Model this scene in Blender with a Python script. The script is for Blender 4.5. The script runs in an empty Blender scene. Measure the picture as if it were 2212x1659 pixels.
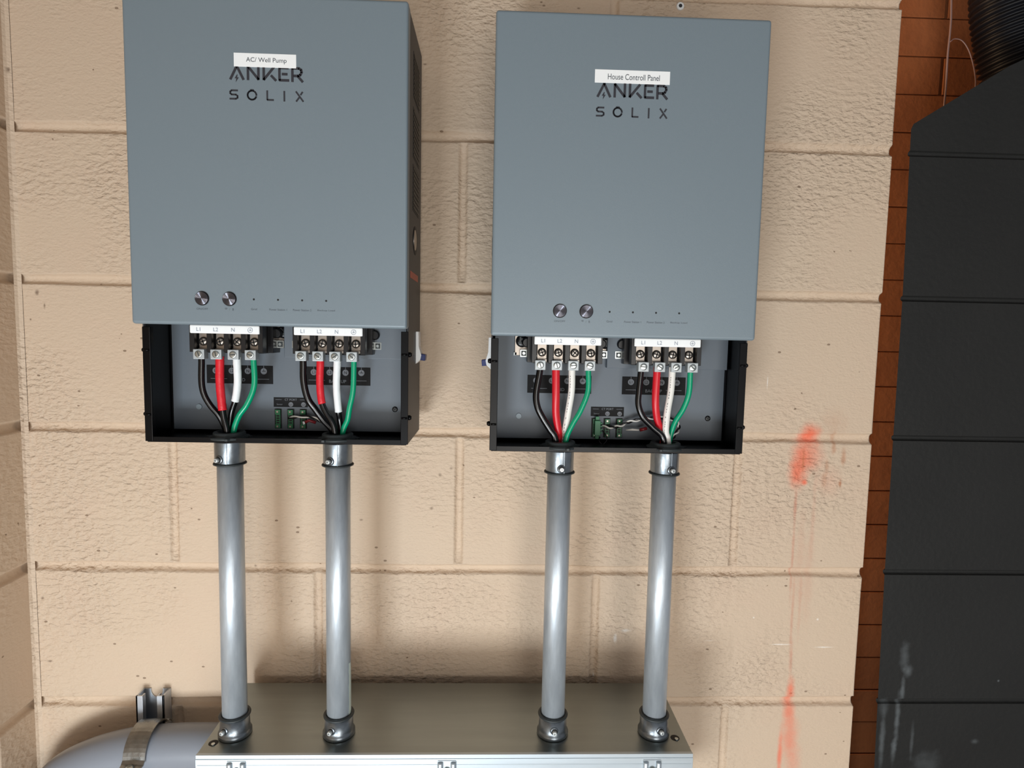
import bpy, bmesh, math, random
from mathutils import Vector, Matrix, noise
random.seed(7)
PI = math.pi
S = bpy.context.scene
COL = S.collection

# ------------------------------------------------------------------ camera
W, H, F = 2212, 1659, 1300.0
cam_d = bpy.data.cameras.new('camera'); cam = bpy.data.objects.new('camera', cam_d); COL.objects.link(cam)
cam.location = (0.0449, -0.8564, 0.3446)
cam.rotation_euler = (1.4875, -0.0199, -0.0316)
cam_d.sensor_fit = 'HORIZONTAL'; cam_d.sensor_width = 36.0; cam_d.lens = F / W * 36.0
cam_d.clip_start = 0.02; cam_d.clip_end = 50
S.camera = cam
CR = cam.rotation_euler.to_matrix(); CP = Vector(cam.location)

def at(u, v, y):
    """point of the plane Y=y that the photo shows at pixel (u, v)"""
    d = CR @ Vector(((u - W/2)/F, -(v - H/2)/F, -1))
    return CP + d * ((y - CP.y)/d.y)

# ------------------------------------------------------------------ world, lights, exposure
wd = bpy.data.worlds.new('world'); S.world = wd; wd.use_nodes = True
bg = wd.node_tree.nodes['Background']
bg.inputs['Color'].default_value = (0.92, 0.94, 1.0, 1); bg.inputs['Strength'].default_value = 0.26

def area(name, loc, target, sx, sy, power, color):
    l = bpy.data.lights.new(name, 'AREA'); l.shape = 'RECTANGLE'; l.size = sx; l.size_y = sy
    l.energy = power; l.color = color
    o = bpy.data.objects.new(name, l); COL.objects.link(o); o.location = loc
    o.rotation_euler = (Vector(target) - Vector(loc)).to_track_quat('-Z', 'Y').to_euler()
    return o
area('doorway_daylight', (-0.38, -1.42, -0.56), (-0.1, 0, 0.1), 0.36, 0.32, 15.0, (0.86, 0.94, 1.0))
area('right_fill', (0.46, -2.5, -0.38), (0.25, 0, 0.15), 0.9, 1.3, 26, (1.0, 0.96, 0.90))  # added soft fill to brighten the right side, not a real window
area('back_room_lamp', (0.47, 0.17, 0.55), (1.2, 0.22, 0.55), 0.10, 1.5, 2.2, (1.0, 0.66, 0.36))
S.view_settings.view_transform = 'Standard'; S.view_settings.look = 'None'
S.view_settings.gamma = 1.0; S.view_settings.use_curve_mapping = False
S.view_settings.exposure = 0.0

# ------------------------------------------------------------------ materials
def srgb(r, g, b):
    f = lambda c: (c/255)/12.92 if c/255 <= 0.04045 else ((c/255+0.055)/1.055)**2.4
    return (f(r), f(g), f(b), 1)

def mat(name, col, rough=0.5, metal=0.0, spec=0.5, coat=0.0):
    m = bpy.data.materials.new(name); m.use_nodes = True
    b = m.node_tree.nodes['Principled BSDF']
    b.inputs['Base Color'].default_value = col; b.inputs['Roughness'].default_value = rough
    b.inputs['Metallic'].default_value = metal; b.inputs['Specular IOR Level'].default_value = spec
    b.inputs['Coat Weight'].default_value = coat
    return m

class NT:
    def __init__(s, m): s.nt = m.node_tree; s.N = s.nt.nodes; s.L = s.nt.links; s.b = s.N['Principled BSDF']
    def n(s, t, **k):
        x = s.N.new(t)
        for a, v in k.items(): setattr(x, a, v)
        return x
    def val(s, sock, v):
        if hasattr(v, 'bl_idname') or isinstance(v, bpy.types.NodeSocket): s.L.new(v, sock)
        else: sock.default_value = v
    def math(s, op, a, b=0.0, c=None, clamp=False):
        x = s.n('ShaderNodeMath', operation=op, use_clamp=clamp)
        s.val(x.inputs[0], a); s.val(x.inputs[1], b)
        if c is not None: s.val(x.inputs[2], c)
        return x.outputs[0]
    def pos(s):
        if not hasattr(s, '_p'):
            g = s.n('ShaderNodeTexCoord'); s._p = g.outputs['Object']
        return s._p
    def mapped(s, scale, loc=(0, 0, 0)):
        m = s.n('ShaderNodeMapping'); s.L.new(s.pos(), m.inputs['Vector']); m.inputs['Scale'].default_value = scale
        m.inputs['Location'].default_value = loc
        return m.outputs[0]
    def noise(s, scale, detail=2, rough=0.5, vec=None, dist=0.0):
        x = s.n('ShaderNodeTexNoise'); x.inputs['Scale'].default_value = scale; x.inputs['Detail'].default_value = detail
        x.inputs['Roughness'].default_value = rough; x.inputs['Distortion'].default_value = dist
        s.L.new(vec if vec is not None else s.pos(), x.inputs['Vector'])
        return x.outputs['Fac']
    def ramp(s, fac, stops):
        r = s.n('ShaderNodeValToRGB'); s.L.new(fac, r.inputs[0]); e = r.color_ramp.elements
        e[0].position, e[0].color = stops[0][0], stops[0][1]; e[1].position, e[1].color = stops[-1][0], stops[-1][1]
        for p, c in stops[1:-1]: k = e.new(p); k.color = c
        return r.outputs[0]
    def mix(s, fac, a, b, blend='MIX'):
        x = s.n('ShaderNodeMix', data_type='RGBA', blend_type=blend)
        s.val(x.inputs[0], fac); s.val(x.inputs[6], a); s.val(x.inputs[7], b)
        return x.outputs[2]
    def bump(s, h, strength=1.0, dist=0.001, prev=None):
        x = s.n('ShaderNodeBump'); x.inputs['Strength'].default_value = strength; x.inputs['Distance'].default_value = dist
        s.L.new(h, x.inputs['Height'])
        if prev is not None: s.L.new(prev, x.inputs['Normal'])
        return x.outputs[0]
    def xyz(s):
        if not hasattr(s, '_x'):
            x = s.n('ShaderNodeSeparateXYZ'); s.L.new(s.pos(), x.inputs[0]); s._x = (x.outputs[0], x.outputs[1], x.outputs[2])
        return s._x
    def blob(s, cx, cz, rx, rz, lo=1.0, hi=0.0, wob=None, amp=0.0):
        """soft elliptical patch in the XZ plane, optionally with a ragged outline"""
        x, _, z = s.xyz()
        dx = s.math('MULTIPLY', s.math('SUBTRACT', x, cx), 1/rx); dz = s.math('MULTIPLY', s.math('SUBTRACT', z, cz), 1/rz)
        d = s.math('SQRT', s.math('ADD', s.math('MULTIPLY', dx, dx), s.math('MULTIPLY', dz, dz)))
        if wob is not None: d = s.math('ADD', d, s.math('MULTIPLY', s.math('SUBTRACT', wob, 0.5), amp))
        mr = s.n('ShaderNodeMapRange', interpolation_type='SMOOTHSTEP'); s.L.new(d, mr.inputs[0])
        mr.inputs[1].default_value = hi; mr.inputs[2].default_value = lo; mr.inputs[3].default_value = 1; mr.inputs[4].default_value = 0
        return mr.outputs[0]

TAN = srgb(206, 178, 150)
def tan_wall(name, stains=False, depth=0.0033):
    m = mat(name, TAN, 0.62, 0, 0.35); t = NT(m)
    big = t.noise(3.5, 3, 0.55); mid = t.noise(14, 3, 0.6)
    col = t.mix(t.math('MULTIPLY', big, 0.5), srgb(211, 190, 165), srgb(204, 177, 156))
    col = t.mix(t.math('MULTIPLY', t.math('SUBTRACT', mid, 0.5, clamp=True), 0.6), col, srgb(214, 182, 158))
    # dark pinholes in the painted block
    v = t.n('ShaderNodeTexVoronoi'); t.L.new(t.mapped((46, 46, 80)), v.inputs['Vector']); v.inputs['Scale'].default_value = 1.0
    sel = t.math('GREATER_THAN', t.noise(23, 1, 0.5), 0.61)
    pin = t.math('MULTIPLY', t.math('LESS_THAN', v.outputs['Distance'], 0.11), sel)
    col = t.mix(t.math('MULTIPLY', pin, 0.7), col, srgb(110, 84, 62))
    if stains:
        w = t.noise(70, 4, 0.6)
        def add(col, c, k, *a, rag=1.0):
            b = t.blob(*a, wob=w, amp=rag)
            return t.mix(t.math('MULTIPLY', b, k), col, c)
        def P(u, v): q = at(u, v, 0); return q.x, q.z
        orange = srgb(238, 112, 78); rust = srgb(176, 108, 66); wh = srgb(240, 232, 222)
        for (u, v, rx, rz, k) in [(1752, 938, .020, .022, .85), (1735, 985, .022, .04, .75), (1722, 1022, .017, .03, .8), (1760, 985, .02, .03, .3),
                                  (1738, 1042, .006, .006, .9), (1790, 1040, .025, .03, .12)]:
            col = add(col, orange, k, *P(u, v), rx*1.15, rz*1.1, rag=.55)
        for (u, v, rx, rz, k) in [(1802, 960, .006, .022, .5), (1822, 985, .005, .025, .5), (1786, 1010, .005, .014, .5), (1815, 1045, .004, .010, .85),
                                  (1735, 1000, .003, .03, .5), (1780, 1035, .006, .02, .3), (1800, 915, .03, .03, .15)]:
            col = add(col, rust, k, *P(u, v), rx, rz, rag=1.4)
        for (u, v, rx, rz, k) in [(1718, 1090, .004, .04, .5), (1712, 1200, .0035, .11, .5), (1711, 1330, .0035, .11, .42), (1709, 1420, .004, .04, .5), (1728, 1200, .010, .10, .18),
                                  (1757, 1110, .005, .11, .22), (1745, 1250, .012, .12, .16), (1728, 1300, .004, .09, .26)]:
            col = add(col, srgb(198, 128, 104), k, *P(u, v), rx, rz, rag=1.0)
        for (u, v, rx, rz, k) in [(1708, 1490, .008, .026, .75), (1704, 1530, .012, .035, .62), (1705, 1590, .018, .05, .5), (1684, 1630, .005, .05, .75), (1712, 1650, .016, .05, .3)]:
            col = add(col, orange, k, *P(u, v), rx*1.15, rz*1.1, rag=.55)
        for (u, v, rx, rz, k) in [(1687, 1392, .020, .0014, .9), (1780, 1398, .020, .0013, .9), (1532, 1384, .012, .001, .5), (1658, 826, .0012, .013, .85),
                                  (1329, 1378, .004, .010, .8), (1352, 1362, .010, .004, .7), (688, 1452, .003, .018, .7), (1628, 1334, .002, .002, .9), (1766, 1338, .0025, .0025, .9),
                                  (750, 1463, .02, .0025, .5), (1283, 1462, .002, .006, .8)]:
            col = add(col, wh, k, *P(u, v), rx, rz, rag=.9)
        for (u, v, rx, rz, k) in [(80, 632, .004, .006, .7), (96, 660, .002, .006, .7), (66, 690, .002, .002, .8), (20, 152, .003, .005, .8), (92, 1292, .004, .004, .7), (108, 1428, .005, .003, .7),
                                  (1250, 18, .004, .002, .8), (1175, 12, .003, .002, .7), (918, 139, .004, .002, .6), (950, 1026, .004, .004, .6), (975, 1012, .004, .003, .6), (932, 1098, .004, .003, .6),
                                  (925, 1333, .003, .002, .6), (548, 1226, .003, .003, .6), (780, 1123, .004, .002, .6)]:
            col = add(col, srgb(92, 68, 50), k, *P(u, v), rx, rz, rag=1.2)
    t.L.new(col, t.b.inputs['Base Color'])
    fine = t.noise(1.0, 2, 0.5, t.mapped((240, 240, 360)))
    lump = t.noise(1.0, 2, 0.5, t.mapped((95, 95, 170)), 0.15)
    lump = t.ramp(lump, [(0.36, (0, 0, 0, 1)), (0.72, (1, 1, 1, 1))])
    patch = t.ramp(t.noise(4.5, 2, 0.5), [(0.42, (0.12, 0.12, 0.12, 1)), (0.6, (1, 1, 1, 1))])
    h = t.math('ADD', t.math('MULTIPLY', fine, 0.22), t.math('MULTIPLY', t.math('MULTIPLY', lump, patch), 0.62))
    h = t.math('SUBTRACT', h, t.math('MULTIPLY', pin, 0.6))
    t.L.new(t.bump(h, 1.0, depth), t.b.inputs['Normal'])
    return m
M_tan = tan_wall('tan_painted_block', True)
M_tan2 = tan_wall('tan_painted_block_side', depth=0.0012)

M_char = mat('charcoal_paint', srgb(46, 46, 44), 0.6, 0, 0.3); t = NT(M_char)
c = t.mix(t.noise(5, 3), srgb(40, 40, 39), srgb(29, 29, 28))
w = t.noise(60, 4)
for (u, v, rx, rz, k) in [(1955, 1415, .010, .03, .30), (1962, 1450, .010, .014, .5), (1950, 1490, .005, .03, .45), (1938, 1555, .006, .06, .5), (1930, 1620, .006, .03, .4),
                          (1970, 1600, .004, .04, .25), (2157, 1471, .003, .003, .7), (2105, 1602, .008, .006, .3), (2000, 1650, .03, .03, .2), (1905, 1600, .006, .06, .4), (1910, 1530, .01, .02, .25)]:
    q = at(u, v, 0)
    c = t.mix(t.math('MULTIPLY', t.blob(q.x, q.z, rx, rz, wob=w, amp=1.1), k*.55), c, srgb(150, 158, 162))
t.L.new(c, t.b.inputs['Base Color'])
t.L.new(t.bump(t.noise(120, 3), 0.7, 0.001), t.b.inputs['Normal'])

M_brick = mat('rust_brick', srgb(120, 62, 36), 0.75, 0, 0.25); t = NT(M_brick)
t.L.new(t.mix(t.noise(9, 3), srgb(172, 106, 64), srgb(128, 74, 44)), t.b.inputs['Base Color'])
t.L.new(t.bump(t.noise(90, 4), 0.6, 0.002), t.b.inputs['Normal'])
M_floor = mat('grey_concrete', srgb(128, 124, 118), 0.8); t = NT(M_floor)
t.L.new(t.mix(t.noise(4, 4), srgb(140, 136, 130), srgb(108, 104, 99)), t.b.inputs['Base Color'])

M_cover = mat('blue_grey_powder_coat', srgb(124, 137, 145), 0.42, 0.1, 0.5); t = NT(M_cover)
t.L.new(t.bump(t.noise(1600, 2), 0.25, 0.0003), t.b.inputs['Normal'])
M_cside = mat('dark_grey_body', srgb(52, 52, 55), 0.5, 0.1)
M_black = mat('black_steel', srgb(4, 4, 6), 0.32, 0.0, 0.2)
M_panel = mat('panel_grey', srgb(100, 108, 116), 0.5, 0.1); t = NT(M_panel)
t.L.new(t.bump(t.noise(1500, 2), 0.2, 0.0003), t.b.inputs['Normal'])
M_vent = mat('vent_dark', srgb(22, 24, 28), 0.6)
M_bplas = mat('black_plastic', srgb(17, 17, 19), 0.33)
M_rubber = mat('dark_grey_plastic', srgb(44, 50, 52), 0.5)
M_label = mat('white_label', srgb(250, 252, 252), 0.35)
M_ink = mat('grey_ink', srgb(70, 76, 84), 0.6)
M_ink2 = mat('pale_ink', srgb(150, 158, 172), 0.6)
M_logo = mat('dark_logo_ink', srgb(52, 52, 58), 0.45)
M_faint = mat('faint_ink', srgb(80, 88, 95), 0.5)
M_stick = mat('black_sticker', srgb(8, 8, 10), 0.6, 0, .25)
M_stickink = mat('sticker_ink', srgb(112, 116, 122), 0.5)
M_zinc = mat('bright_zinc', srgb(190, 196, 194), 0.28, 1.0)
M_nickel = mat('nickel', srgb(174, 165, 156), 0.38, 1.0)
M_lug = mat('tinned_lug', srgb(180, 186, 188), 0.5, 0.5)
M_screw = mat('plated_screw', srgb(226, 232, 232), 0.35, 0.5)
M_knob = mat('spun_metal', srgb(104, 104, 112), 0.20, 1.0); t = NT(M_knob)
t.b.inputs['Anisotropic'].default_value = 0.3; t.b.inputs['Anisotropic Rotation'].default_value = 0.25
tg = t.n('ShaderNodeTangent', direction_type='RADIAL', axis='Y'); t.L.new(tg.outputs[0], t.b.inputs['Tangent'])
M_dot = mat('black_hole', srgb(12, 12, 14), 0.6)
M_red = mat('red_insulation', srgb(205, 22, 38), 0.34)
M_redtape = mat('red_tape', srgb(214, 24, 40), 0.42)
M_white = mat('white_insulation', srgb(232, 230, 224), 0.4)
M_wtape = mat('white_tape', srgb(236, 240, 242), 0.42)
for mm in (M_redtape, M_wtape):
    t = NT(mm); t.L.new(t.bump(t.noise(220, 3), 0.6, 0.0006), t.b.inputs['Normal'])
M_green = mat('green_insulation', srgb(0, 150, 108), 0.24)
M_wblack = mat('black_insulation', srgb(9, 9, 11), 0.2)
M_pcb = mat('green_connector', srgb(44, 118, 78), 0.45)
M_blue = mat('navy_plastic', srgb(38, 52, 110), 0.35)
M_orange = mat('orange_sticker', srgb(196, 84, 58), 0.5)
M_fer = mat('dark_red_sleeve', srgb(120, 18, 26), 0.4)
M_hose = mat('black_hose', srgb(16, 18, 24), 0.45, 0, 0.3)
M_cord = mat('pinkish_plastic_cord', srgb(128, 100, 94), 0.5)

def metal(name, c1, c2, rough, metalness, sc, bump=0.15, streak=None):
    m = mat(name, c1, rough, metalness); t = NT(m)
    n = t.noise(1.0, 4, 0.6, t.mapped(sc))
    t.L.new(t.mix(n, c1, c2), t.b.inputs['Base Color'])
    t.L.new(t.math('ADD', t.math('MULTIPLY', t.noise(1.0, 3, 0.6, t.mapped(tuple(k*1.7 for k in sc))), 0.22), rough - 0.11), t.b.inputs['Roughness'])
    if bump: t.L.new(t.bump(t.noise(1.0, 3, 0.6, t.mapped(tuple(k*2.2 for k in sc))), bump, 0.0006), t.b.inputs['Normal'])
    if streak:
        pass
    return m
M_emt = metal('galvanised_tube', srgb(212, 220, 226), srgb(160, 169, 178), 0.46, 0.62, (120, 120, 26), 0.3)
M_conn = metal('zinc_connector', srgb(150, 158, 164), srgb(112, 120, 128), 0.33, 0.92, (120, 120, 120), 0.2)
M_way = metal('galvanised_sheet', srgb(158, 164, 162), srgb(142, 148, 146), 0.34, 0.95, (5, 60, 60), 0.05)
M_way_lit = metal('galvanised_sheet_lit', srgb(200, 210, 216), srgb(182, 192, 200), 0.45, 0.8, (5, 60, 60), 0.05)  # paler copy of the trough sheet, light on the front put into the colour
M_strut = metal('strut_steel', srgb(222, 226, 232), srgb(172, 180, 188), 0.40, 0.85, (30, 30, 12), 0.1)
M_strap = metal('strap_steel', srgb(170, 170, 166), srgb(112, 112, 110), 0.30, 0.95, (80, 80, 80), 0.3)
M_pvc = mat('grey_pvc', srgb(136, 142, 152), 0.36, 0, 0.5, 0.15)

# ------------------------------------------------------------------ mesh helpers
class MB:
    def __init__(s): s.bm = bmesh.new(); s.mats = []; s.cur = 0; s.sm = False
    def m(s, material, smooth=False):
        if material not in s.mats: s.mats.append(material)
        s.cur = s.mats.index(material); s.sm = smooth; return s
    def _f(s, vs, smooth=None):
        try: f = s.bm.faces.new(vs)
        except ValueError: return
        f.material_index = s.cur; f.smooth = s.sm if smooth is None else smooth
        return f
    def box(s, x0, x1, y0, y1, z0, z1):
        v = [s.bm.verts.new((x, y, z)) for x in (x0, x1) for y in (y0, y1) for z in (z0, z1)]
        for q in ((0, 1, 3, 2), (4, 6, 7, 5), (0, 4, 5, 1), (2, 3, 7, 6), (0, 2, 6, 4), (1, 5, 7, 3)): s._f([v[i] for i in q], False)
        return s
    def ring(s, c, ax, up, r, n, ph=0, ry=None):
        ax = Vector(ax).normalized(); a = Vector(up); a = (a - ax*a.dot(ax)).normalized(); b = ax.cross(a)
        ry = r if ry is None else ry
        return [s.bm.verts.new(Vector(c) + a*math.cos(ph + 2*PI*i/n)*r + b*math.sin(ph + 2*PI*i/n)*ry) for i in range(n)]
    def bridge(s, A, B):
        n = len(A)
        for i in range(n): s._f([A[i], A[(i+1) % n], B[(i+1) % n], B[i]])
    def cap(s, A, rev=False): s._f(list(reversed(A)) if rev else A, False)
    def lathe(s, c, ax, prof, n=32, cap0=True, cap1=True, ph=0):
        """prof: (distance along the axis, radius)"""
        ax = Vector(ax).normalized(); up = Vector((0, 0, 1)) if abs(ax.z) < .9 else Vector((1, 0, 0))
        R = [s.ring(Vector(c) + ax*d, ax, up, r, n, ph) for d, r in prof]
        for A, B in zip(R, R[1:]): s.bridge(A, B)
        if cap0: s.cap(R[0], True)
        if cap1: s.cap(R[-1])
        return s
    def tube(s, pts, r, n=14, caps=True):
        pts = [Vector(p) for p in pts]; k = len(pts)
        rr = r if hasattr(r, '__len__') else [r]*k
        up = Vector((0, 1, 0)) if abs((pts[1]-pts[0]).normalized().y) < .9 else Vector((1, 0, 0))
        prev = None; first = None
        for i in range(k):
            d = (pts[min(i+1, k-1)] - pts[max(i-1, 0)]).normalized()
            up = (up - d*up.dot(d)).normalized()
            A = s.ring(pts[i], d, up, rr[i], n)
            if prev: s.bridge(prev, A)
            else: first = A
            prev = A
        if caps: s.cap(first, True); s.cap(prev)
        return s
    def prism(s, pts, y0, y1):
        """outline in XZ, extruded along Y"""
        a = [s.bm.verts.new((x, y0, z)) for x, z in pts]; b = [s.bm.verts.new((x, y1, z)) for x, z in pts]
        s._f(a, False); s._f(list(reversed(b)), False)
        n = len(a)
        for i in range(n): s._f([a[i], b[i], b[(i+1) % n], a[(i+1) % n]], False)
        return s
    def stroke(s, pts, w, y0, y1, closed=False):
        for p, q in zip(pts, pts[1:]):
            d = Vector((q[0]-p[0], q[1]-p[1])); L = d.length
            if L < 1e-9: continue
            d /= L; nx, nz = -d.y*w/2, d.x*w/2; ex, ez = d.x*w*.18, d.y*w*.18
            s.prism([(p[0]-ex+nx, p[1]-ez+nz), (q[0]+ex+nx, q[1]+ez+nz), (q[0]+ex-nx, q[1]+ez-nz), (p[0]-ex-nx, p[1]-ez-nz)], y0, y1)
        return s
    def build(s, name, parent=None, bevel=0.0, seg=2, loc=None):
        bmesh.ops.recalc_face_normals(s.bm, faces=s.bm.faces[:])
        me = bpy.data.meshes.new(name); s.bm.to_mesh(me); s.bm.free()
        for m_ in s.mats: me.materials.append(m_)
        o = bpy.data.objects.new(name, me); COL.objects.link(o)
        if parent: o.parent = parent
        if loc is not None: o.location = loc
        if bevel:
            b = o.modifiers.new('bevel', 'BEVEL'); b.width = bevel; b.segments = seg; b.limit_method = 'ANGLE'; b.angle_limit = math.radians(35)
            b.harden_normals = False
        return o

def spline(pts, n=8):
    P = [Vector(p) for p in pts]; P = [2*P[0]-P[1]] + P + [2*P[-1]-P[-2]]; out = []
    for i in range(1, len(P)-2):
        for j in range(n):
            t_ = j/n; a, b, c_, d = P[i-1], P[i], P[i+1], P[i+2]
            out.append(0.5*((2*b) + (c_-a)*t_ + (2*a-5*b+4*c_-d)*t_*t_ + (3*b-a-3*c_+d)*t_**3))
    out.append(P[-2]); return out

def tag(o, label, cat, group=None):
    o['label'] = label; o['category'] = cat
    if group: o['group'] = group
    return o
def empty(name, loc):
    o = bpy.data.objects.new(name, None); COL.objects.link(o); o.location = loc; o.empty_display_size = .05; return o
def struct(o): o['kind'] = 'structure'; return o

def text_mesh(body, size):
    c = bpy.data.curves.new('txt', 'FONT'); c.body = body; c.size = size; c.align_x = 'CENTER'; c.align_y = 'CENTER'; c.extrude = 0
    o = bpy.data.objects.new('txt', c); COL.objects.link(o)
    dg = bpy.context.evaluated_depsgraph_get(); dg.update()
    me = bpy.data.meshes.new_from_object(o.evaluated_get(dg)); bpy.data.objects.remove(o)
    return me
def add_text(mb, body, cx, y, cz, width=None, height=None, size=.01, th=0.0002, squash=None):
    """lettering lying on a plane facing -Y, added into mb"""
    me = text_mesh(body, size)
    if not me.vertices: return
    xs = [v.co.x for v in me.vertices]; ys = [v.co.y for v in me.vertices]
    sx = width/(max(xs)-min(xs)) if width else 1; sz = height/(max(ys)-min(ys)) if height else sx
    if not width: sx = sz
    mx, mz = (max(xs)+min(xs))/2, (max(ys)+min(ys))/2
    vs = [mb.bm.verts.new((cx+(v.co.x-mx)*sx, y-th, cz+(v.co.y-mz)*sz)) for v in me.vertices]
    for p in me.polygons: mb._f([vs[i] for i in p.vertices], False)
    bpy.data.meshes.remove(me)

# ------------------------------------------------------------------ setting: block walls
CH = .2032; BL = .4064
def prof(d, half): d = abs(d)/half; return 0 if d >= 1 else (1-d**2.6)**.8
def block_wall(name, x0, x1, z0, z1, head_off, material, ragged=False, zoff=None, seed=0, heads=True, corner=False):
    """height-field: x = along the wall, z = up, depth pushed to +Y in the tooled joints"""
    hw = .0074; dep = .0070
    zs = set(); k0 = math.floor(z0/CH)-1; k1 = math.ceil(z1/CH)+1
    for k in range(k0, k1+1):
        for i in range(-7, 8): zs.add(round(k*CH + i/7*hw*1.35, 5))
        for i in range(1, 8): zs.add(round(k*CH + hw + (CH-2*hw)*i/8, 5))
    zs = sorted(z for z in zs if z0 < z < z1); zs = [z0]+zs+[z1]
    hx = []; k = math.floor((x0-head_off)/(BL/2))-1
    while head_off + k*BL/2 < x1+.1: hx.append((k, head_off + k*BL/2)); k += 1
    xs = set()
    for k, x in hx:
        for i in range(-6, 7): xs.add(round(x + i/6*hw*1.2, 5))
        for i in range(1, 9): xs.add(round(x + hw + (BL/2-2*hw)*i/9, 5))
    xs = sorted(x for x in xs if x0 < x < x1); xs = [x0]+xs+[x1]
    mb = MB().m(material, True); grid = []
    for z in zs:
        row = []
        kc = math.floor(z/CH); f = z/CH - kc
        for x in xs:
            kb = round(z/CH); zc = kb*CH
            wob = noise.noise(Vector((x*7, kb*3.1+seed, 0)))*.0012
            off = (zoff(kb, x) if zoff else 0)
            w_ = hw*(1+.25*noise.noise(Vector((x*11, kb*5+seed, 4))))
            d = dep*prof(z-zc, w_)
            if heads:
                for k, hxx in hx:
                    if (k + kc) % 2 == 0 and abs(x-hxx) < hw:
                        e = min(f, 1-f)*CH; fade = max(0, min(1, (e-.006)/.006))
                        d = max(d, dep*.8*prof(x-hxx, hw*.85)*fade)
            X = x; Z = z + off + wob*max(0, 1-abs(z-zc)/.03)
            Y = d
            if ragged and x == x1:
                X += noise.noise(Vector((z*90, 1, seed)))*.0012 - .005*max(0, 1-abs(z-zc)/.009)
                Y += .002
            row.append(mb.bm.verts.new((X, Y, Z)))
        grid.append(row)
    for a, b in zip(grid, grid[1:]):
        for i in range(len(xs)-1): mb._f([a[i], a[i+1], b[i+1], b[i]])
    # thickness behind the face
    T = .10
    def back(v): return mb.bm.verts.new((v.co.x, T, v.co.z))
    right = [r[-1] for r in grid]; left = [r[0] for r in grid]
    rb = [back(v) for v in right]; lb = [back(v) for v in left]
    for i in range(len(right)-1):
        mb._f([right[i], rb[i], rb[i+1], right[i+1]], False); mb._f([left[i], left[i+1], lb[i+1], lb[i]], False)
        mb._f([rb[i], lb[i], lb[i+1], rb[i+1]], False)
    if corner:   # painted caulk fillet in the inner corner
        a = [(x0-.0, -.0055), (x0+.0022, -.0022), (x0+.0065, .0)]
        for (p, q) in zip(a, a[1:]):
            for za, zb in zip(zs, zs[1:]):
                mb._f([mb.bm.verts.new((p[0], p[1], za)), mb.bm.verts.new((q[0], q[1], za)), mb.bm.verts.new((q[0], q[1], zb)), mb.bm.verts.new((p[0], p[1], zb))])
    return struct(mb.build(name))
def zoff(k, x):
    u = (x+.6)/1.2
    return {3: min(.0038, .0038*u*3), 2: 0.0002, 1: -.0012-.0012*u, 0: .0004-.0015*u, -1: 0, 4: -.003}.get(k, 0)
FLOOR = -1.22
block_wall('wall_back', -.6096, .6045, FLOOR, 1.35, 0.0, M_tan, True, zoff, 0, corner=True)
wl = block_wall('wall_left', 0, 2.03, FLOOR, 1.35, .30, M_tan2, False, None, 9)
wl.location = (-.6096, -2.0, 0); wl.rotation_euler = (0, 0, PI/2)     # faces +X

# charcoal pier with a raked top, right of the gap
mb = MB().m(M_char, False)
hw = .0042
outer = [(.6435, FLOOR), (.6435, -.31), (.6375, 0), (.6355, .2), (.634, .41), (.6285, .643), (.6315, .650), (.7625, .7326), (.7829, .7426), (1.05, .862), (1.6, 1.1), (1.6, FLOOR)]
def left_edge(z):
    pts = [(-9, .6435), (-.31, .6435), (0, .6375), (.2, .6355), (.41, .634), (.643, .6285), (.65, .6315), (.7326, .7625), (.7426, .7829), (.862, 1.05), (1.1, 1.6)]
    for (z0, a), (z1, b) in zip(pts, pts[1:]):
        if z0 <= z <= z1: return a + (b-a)*(z-z0)/(z1-z0)
    return 1.6
zs = set([FLOOR, -.31, .643, .65, .7326, .7426, .862, 1.099, 0.0, .2, .41])
for k in range(-6, 6):
    for i in range(-3, 4): zs.add(k*CH + i/3*hw)
zs = sorted(z for z in zs if FLOOR <= z < 1.1)
F_, B_ = [], []
for z in zs:
    d = .0045*prof(z-round(z/CH)*CH, hw*1.01)
    xl = left_edge(z); bow = 0
    row = [mb.bm.verts.new((xl + (1.6-xl)*i/6, d, z + .006*math.sin(i*.9)*(1 if z < -.1 and False else 0))) for i in range(7)]
    F_.append(row); B_.append((mb.bm.verts.new((min(xl+.06, 1.6), .050, z)), mb.bm.verts.new((1.6, .050, z))))
for j in range(len(zs)-1):
    for i in range(6): mb._f([F_[j][i], F_[j][i+1], F_[j+1][i+1], F_[j+1][i]])
    mb._f([B_[j][0], F_[j][0], F_[j+1][0], B_[j+1][0]]); mb._f([F_[j][6], B_[j][1], B_[j+1][1], F_[j+1][6]]); mb._f([B_[j][1], B_[j][0], B_[j+1][0], B_[j+1][1]])
pier = struct(mb.build('wall_right'))

# brick wall beyond the gap
mb = MB().m(M_brick); z = .6578 - .0665*29; k = 0
mb.box(.35, 1.8, .255, .35, FLOOR, 1.35)
while z < 1.35:
    x = .35 - (.1 if k % 2 else 0)
    while x < 1.8:
        a, b = max(x+.002, .351), min(x+.196, 1.8)
        if b > a: mb.box(a, b, .2505+random.uniform(-.001, .001), .256, max(z+.0010, FLOOR), min(z+.0655, 1.35))
        x += .2
    z += .0665; k += 1
struct(mb.build('wall_far', bevel=.0012, seg=1))
mb = MB().m(M_floor).box(-.6096, 1.8, -2.2, .35, FLOOR-.1, FLOOR); struct(mb.build('floor'))
mb = MB().m(mat('grey_unseen_ceiling', srgb(120, 116, 110), 0.8)).box(-.8, 1.9, -1.0, .35, 1.36, 1.42); struct(mb.build('unseen_ceiling'))  # unseen slab, added to block world light from above

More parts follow.
